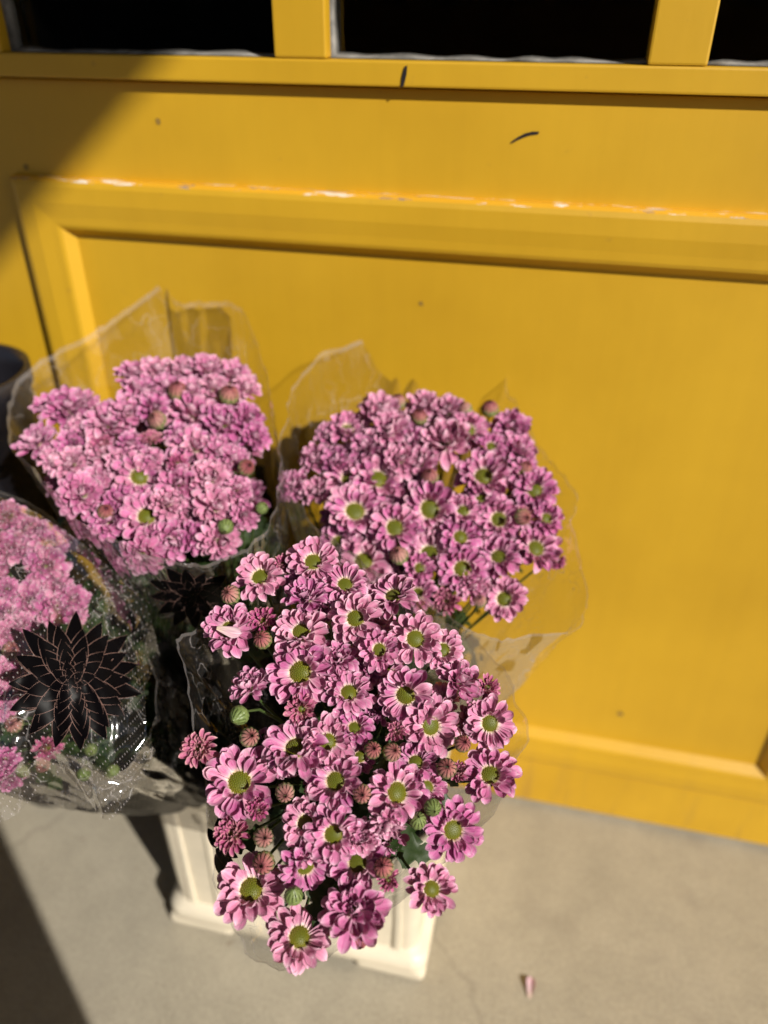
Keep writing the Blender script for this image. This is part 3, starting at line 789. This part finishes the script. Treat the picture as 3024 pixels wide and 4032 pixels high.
LB3 = [(1010,705,120,0,.9), (1300,725,120,.1,.9), (890,870,110,0,.6), (1400,1140,100,.3,.3), (1280,1480,95,.3,-.5), (1490,1370,70,.4,.3), (600,1390,95,0,.3)]
LH3 = [(580,1000,140,-.2,.4), (860,970,160,0,.8), (1010,1120,150,.1,.4)]
items = sorted([(3,)+q for q in LL3], key=lambda q: -q[3]*(2 if q[6] == O else 1)); big = set(range(5))
for i, (z, x, y, d, tx, ty, k) in enumerate(items):
    a, b, c = zp(z, x, y, d); L_.add(k, a, b, c*1.06, tx, ty, 0, i in big, .42)
for x, y, d, tx, ty in LB3:
    a, b, c = zp(3, x, y, d); L_.add('gbud' if (x, y) in ((1280, 1480), (1490, 1370)) else BU, a, b, c, tx, ty, -.012)
for x, y, d, tx, ty in LH3:
    a, b, c = zp(3, x, y, d); L_.add(HF, a, b, c, tx, ty, -.012)
for k in range(20):
    a = L_.r.uniform(0, 6.28); q = math.sqrt(L_.r.random())*.8
    L_.add(FU, 350+q*270*math.cos(a), 1000+q*220*math.sin(a), 90, L_.r.uniform(-.3, .3), L_.r.uniform(.2, .8), .06, False, .40)
L_.stems(110)

# --- bouquet at the left, behind printed film
B_ = Bunch('dense pale pink chrysanthemum bouquet seen through film printed with a black flower', (-.44, .70, .10), (40, 1360), (210, 330), .905, .80, .03, .02, 13, (-.47, .67, .41))
BL5 = [(60,50,210,0,.5,FU), (60,250,245,0,.4,FU), (190,260,245,.1,.5,FU), (330,230,225,.3,.4,FU), (300,380,265,.2,.2,FU), (370,490,190,.3,.2,FU), (200,600,265,0,.3,FU), (380,640,300,.2,.1,FU), (480,590,200,.4,.2,FU), (40,680,255,0,.3,FU), (130,760,210,.1,.2,FU), (60,820,205,0,.1,FU), (190,900,190,.2,.1,FU), (60,1080,225,0,.1,FU), (160,1050,170,.2,0,FU), (80,1210,245,0,-.1,FU), (40,1310,190,0,-.2,FU), (310,1570,205,.1,-.3,HF), (30,1650,180,0,-.3,FU), (70,1760,170,0,-.5,FU), (40,520,160,0,.3,FU), (180,130,180,.1,.5,FU), (260,140,150,.2,.5,FU), (500,700,150,.5,0,FU)]
BB5 = [(80,925,125,0,0), (90,1410,125,0,-.2), (280,1680,105,.2,-.4), (595,1580,85,.2,-.3), (550,1740,92,0,-.6), (740,1720,85,.4,-.6), (150,1720,80,0,-.5)]
items = [(5,)+q for q in BL5]; big = set(sorted(range(len(items)), key=lambda i: -items[i][3])[:5])
for i, (z, x, y, d, tx, ty, k) in enumerate(items):
    a, b, c = zp(z, x, y, d); B_.add(k, a, b, c*1.05, tx, ty, 0, i in big)
for x, y, d, tx, ty in BB5:
    a, b, c = zp(5, x, y, d); B_.add('gbud' if x > 500 or x == 150 else BU, a, b, c, tx, ty, .0)
for k in range(16):
    B_.add(FU, B_.r.uniform(-170, 30), B_.r.uniform(1080, 1560), 84, B_.r.uniform(-.4, .2), B_.r.uniform(-.1, .5), .012, False, .42)
B_.stems(120)
for k in range(34):       # foliage standing beside the heads, inside the film
    r = B_.r; leaf_at(B_, r.uniform(150, 350), r.uniform(1290, 1640), r.uniform(.93, 1.05), r.uniform(30, 160), r.uniform(.035, .06), r.uniform(-.4, .4))
for k in range(22):
    r = L_.r; leaf_at(L_, r.uniform(330, 570), r.uniform(1150, 1400), r.uniform(.93, 1.05), r.uniform(20, 160), r.uniform(.03, .055), r.uniform(-.4, .4))

# ------------------------------------------------------------------ clear sleeves
def crom(P, t):
    n = len(P); i = int(math.floor(t)) % n; f = t-math.floor(t)
    a, b, c, d = P[(i-1) % n], P[i], P[(i+1) % n], P[(i+2) % n]
    return .5*((2*b)+(c-a)*f+(2*a-5*b+4*c-d)*f*f+(3*b-a-3*c+d)*f**3)
SLEEVE = {}
def sleeve(key, label, rim, base, rb, seed, bulge=.02, amp=.006, ink=.6, nc=150, nr=46):
    P = [at(*q) for q in rim]; n = len(P)
    cen = sum(P, Vector())/n; base = Vector(base)
    e_loc = Vector((base.x, base.y, base.z))
    V, F, UV = [], [], []
    rimp = [crom(P, n*i/nc) for i in range(nc)]
    # outward direction at the base follows the order of the rim
    axis = (cen-base).normalized()
    ref = (rimp[0]-cen); ref = (ref-axis*ref.dot(axis)).normalized(); sd = axis.cross(ref)
    peri = 0
    for i in range(nc):
        d = rimp[i]-cen; d = d-axis*d.dot(axis); dn = d.normalized()
        bh = Vector((dn.x, dn.y, 0)); bh = bh.normalized() if bh.length > .05 else Vector((dn.x, dn.y, .001)).normalized()
        b = base+bh*rb
        ln = (rimp[i]-b).length
        if i: peri += (rimp[i]-rimp[i-1]).length
        for j in range(nr+1):
            v = j/nr
            mid = b.lerp(rimp[i], .5)+dn*bulge
            p = b*(1-v)**2+mid*2*v*(1-v)+rimp[i]*v*v
            qv = Vector((math.cos(6.2832*i/nc)*2.2+seed*3, math.sin(6.2832*i/nc)*2.2, v*2.0))
            big_ = noise.noise(qv*.9)
            rid = (1-abs(noise.noise(qv*2.6+Vector((9, 3, 1))))*2.0)
            fine = 1-abs(noise.noise(Vector((qv.x*3.5, qv.y*3.5, v*3.2+7))))*2.2
            p = p+dn*(amp*(.2+.8*v))*(big_*1.6+rid*.9+fine*.45-.9)
            if j == nr: p = p+axis*.004*noise.noise(Vector((i*.9, seed, 2)))
            V.append(p-e_loc); UV.append((peri, v*ln))
    for i in range(nc):
        k = (i+1) % nc
        for j in range(nr): F.append((i*(nr+1)+j, k*(nr+1)+j, k*(nr+1)+j+1, i*(nr+1)+j+1))
    m = mesh('film_sleeve', V, F, M_FILM)
    uvl = m.uv_layers.new(name='UVMap')
    for l in m.loops: uvl.data[l.index].uv = UV[l.vertex_index]
    u2 = m.uv_layers.new(name='foot')
    for l in m.loops: u2.data[l.index].uv = (ink, (l.vertex_index % (nr+1))/nr)
    # the seam column wraps: give its far side the running length
    o = obj('film_sleeve', m); o.location = e_loc
    tag(o, label, 'sleeve', 'clear film sleeves round the bouquets')
    SLEEVE[key] = (o, BVHTree.FromPolygons([v+e_loc for v in V], F), e_loc)
    return o
sleeve('L', 'clear dotted film sleeve standing tall around the dense domed bouquet',
    [(15, 945, .95), (40, 830, 1.01), (125, 758, 1.04), (240, 690, 1.06), (340, 618, 1.07), (352, 606, 1.07), (385, 650, 1.06), (450, 652, 1.05), (515, 665, 1.035), (570, 800, .98), (598, 930, .92), (604, 1060, .86), (570, 1150, .81), (480, 1205, .785), (370, 1215, .775), (240, 1165, .785), (130, 1090, .82), (60, 1010, .88)],
    (-.36, .775, .24), .045, 1.0, .012, .006, .66)
sleeve('R', 'wide clear film sleeve flaring around the bouquet against the yellow panel',
    [(603, 960, .92), (612, 880, .95), (650, 805, 1.0), (740, 750, 1.03), (830, 730, 1.05), (900, 742, 1.05), (985, 785, 1.05), (1078, 790, 1.04), (1110, 850, 1.01), (1185, 980, .955), (1236, 1060, .92), (1235, 1140, .885), (1272, 1285, .86), (1250, 1350, .85), (1150, 1378, .83), (1060, 1380, .81), (960, 1325, .795), (860, 1255, .79), (760, 1200, .80), (670, 1130, .83), (618, 1050, .88)],
    (-.17, .80, .24), .045, 2.0, .012, .007, .45)
sleeve('F', 'clear film sleeve slipped down around the loose spilling daisy bouquet',
    [(388, 1378, .715), (480, 1340, .75), (640, 1290, .79), (820, 1290, .80), (980, 1350, .78), (1085, 1440, .75), (1118, 1510, .72), (1124, 1620, .69), (1060, 1750, .67), (930, 1900, .655), (800, 2010, .645), (690, 2085, .635), (600, 2106, .63), (520, 2065, .63), (470, 1920, .65), (437, 1760, .67), (428, 1600, .69), (405, 1460, .70)],
    (-.20, .685, .24), .045, 3.0, .0, .005, .55)
sleeve('B', 'clear film sleeve printed with a large black flower over the pale bouquet',
    [(-160, 1200, .93), (-80, 1080, .97), (20, 1075, .97), (150, 1150, .955), (270, 1270, .925), (320, 1420, .87), (330, 1560, .825), (290, 1640, .80), (235, 1680, .79), (190, 1660, .785), (130, 1620, .78), (70, 1650, .78), (0, 1690, .78), (-90, 1680, .78), (-160, 1600, .79), (-200, 1400, .86)],
    (-.44, .70, .24), .045, 4.0, .03, .006, .60)

# loose flap of the left sleeve folded over the front of its bouquet
def film_flap(key, top, bot, seed):
    o, bvh, loc = SLEEVE[key]; nc, nr = 70, 60; V, F, UV = [], [], []
    A = [at(*q) for q in top]; B = [at(*q) for q in bot]
    def pick(P, t):
        x = t*(len(P)-1); i = min(int(x), len(P)-2); f = x-i
        a, b, c, d = P[max(i-1, 0)], P[i], P[i+1], P[min(i+2, len(P)-1)]
        return .5*((2*b)+(c-a)*f+(2*a-5*b+4*c-d)*f*f+(3*b-a-3*c+d)*f**3)
    run = 0; pv = None
    for i in range(nc+1):
        a, b = pick(A, i/nc), pick(B, i/nc)
        if pv is not None: run += (a-pv).length
        pv = a
        for j in range(nr+1):
            v = j/nr; p = a.lerp(b, v)-FWD*.045*math.sin(math.pi*v**.8)
            q = Vector((i/nc*3+seed, v*3, 1.7))
            wr = noise.noise(q*.9)*1.5+(1-abs(noise.noise(q*1.9+Vector((3, 9, 2))))*2.2)*.9+(1-abs(noise.noise(Vector((q.x*4, q.y*1.6, 4))))*2.2)*.4
            V.append(p+FWD*.006*wr-loc); UV.append((run, v*(b-a).length))
    for i in range(nc):
        for j in range(nr): F.append((i*(nr+1)+j, (i+1)*(nr+1)+j, (i+1)*(nr+1)+j+1, i*(nr+1)+j+1))
    m = mesh('film_flap', V, F, M_FILM); u = m.uv_layers.new(name='UVMap')
    for l in m.loops: u.data[l.index].uv = UV[l.vertex_index]
    u2 = m.uv_layers.new(name='foot')
    for l in m.loops: u2.data[l.index].uv = (-1.0, .12+.66*(l.vertex_index % (nr+1))/nr)
    obj('film_flap', m, o)
    SLEEVE[key] = (o, BVHTree.FromPolygons([v+loc for v in V], F), loc)
film_flap('B', [(-170, 1080, .87), (-60, 1060, .86), (60, 1100, .85), (180, 1180, .85), (300, 1290, .85), (340, 1420, .84)],
    [(-180, 1760, .74), (-60, 1775, .735), (20, 1770, .735), (128, 1676, .745), (235, 1775, .74), (334, 1625, .77)], 5.0)

# black flowers printed on the film (flat print that lies on the sleeve's surface)
def printed_flower(key, cx, cy, R, rings, spin=0.0, squash=1.0, lift=.0012, lim=None):
    o, bvh, loc = SLEEVE[key]; rr = random.Random(int(cx))
    V, F, UV = [], [], []
    for ri, (n, r_in, r_out, wdt) in enumerate(rings):
        for k in range(n):
            a = spin+6.2832*(k+.5*(ri % 2)+rr.uniform(-.08, .08))/n; ro = r_out*rr.uniform(.92, 1.08)
            b = len(V); ok = True; loc_v = []
            NS = 9
            for i in range(NS+1):
                t = i/NS; rad_ = R*(r_in+(ro-r_in)*t); wd = R*wdt*(max(0.0, math.sin(math.pi*min(1, t*.80+.20)))**.85)*(1 if t < .999 else .0)
                for j in range(5):
                    s = j/2-1
                    x = cx+(rad_*math.cos(a)-s*wd*math.sin(a)); y = cy-(rad_*math.sin(a)+s*wd*math.cos(a))*squash
                    if lim and not lim(x, y): ok = False; break
                    d = ray(x, y).normalized(); h = bvh.ray_cast(CPOS, d)
                    if h[0] is None: ok = False; break
                    loc_v.append((h[0]-d*(lift+.0004*ri)-loc, (s if t < .93 else 1.0, t)))
                if not ok: break
            if not ok: continue
            ds = [(q[0]+loc-CPOS).dot(FWD) for q in loc_v]
            if max(ds)-min(ds) > .06: continue
            for q, uv in loc_v: V.append(q); UV.append(uv)
            for i in range(NS):
                for j in range(4): F.append((b+i*5+j, b+(i+1)*5+j, b+(i+1)*5+j+1, b+i*5+j+1))
    if not F: return
    m = mesh('printed_flower', V, F, M_PRINT)
    u = m.uv_layers.new(name='UVMap')
    for l in m.loops: u.data[l.index].uv = UV[l.vertex_index]
    obj('printed_flower', m, o)
printed_flower('B', 155, 1472, 146, [(15, .25, 1.0, .15), (14, .2, .86, .15), (12, .12, .70, .14), (10, .06, .52, .12), (8, .02, .34, .10), (6, .0, .2, .07)], .25)
printed_flower('L', 415, 1285, 95, [(12, .25, 1.0, .17), (9, .12, .72, .16), (7, .02, .42, .12)], .1, .8)
printed_flower('F', 470, 1830, 70, [(13, .2, 1.0, .17), (10, .1, .7, .15), (7, .02, .4, .1)], .5)

# ------------------------------------------------------------------ loose petals
def lone_petal(name, label, P, n, spin, ln):
    mw = Matrix.Translation(P) @ frame_from(n, spin) @ Matrix.Scale(ln, 4) @ Matrix.Translation((-.5, 0, 0))
    o = obj(name, PETVAR[3].copy(), None, mw); o.data.materials[0] = M_PALE; return tag(o, label, 'petal')
d = ray(1145, 2135); P = CPOS-d*(CAM_H/d.z)
lone_petal('fallen_petal', 'small fallen pink petal lying on the concrete', P+Vector((0, 0, .003)), Vector((.1, -.1, 1)).normalized(), .8, .03)
zx, zy, _ = zp(6, 240, 513, 10); Pd = at(zx, zy, F_.depth(zx, zy)-.017)
lone_petal('loose_petal', 'pale loose petal lying across the green centre of a daisy bloom', Pd, (-FWD), -.2, .023)

# ------------------------------------------------------------------ unseen second bucket and bouquet, added for a leafy shadow that misses the frame
make_bucket((1.165, -.36, 0), 'unseen second cream flower bucket added to hold the shadow-casting bouquet')
def copy_tree(o, parent=None):
    c = o.copy(); COL.objects.link(c); c.parent = parent
    for ch in o.children: copy_tree(ch, c)
    return c
cp = copy_tree(R_.e); cp.location = R_.e.location+Vector((1.30, -1.10, 0))
tag(cp, 'unseen copy of the pink chrysanthemum bouquet added to cast a leafy shadow', 'bouquet')
del cp['group']
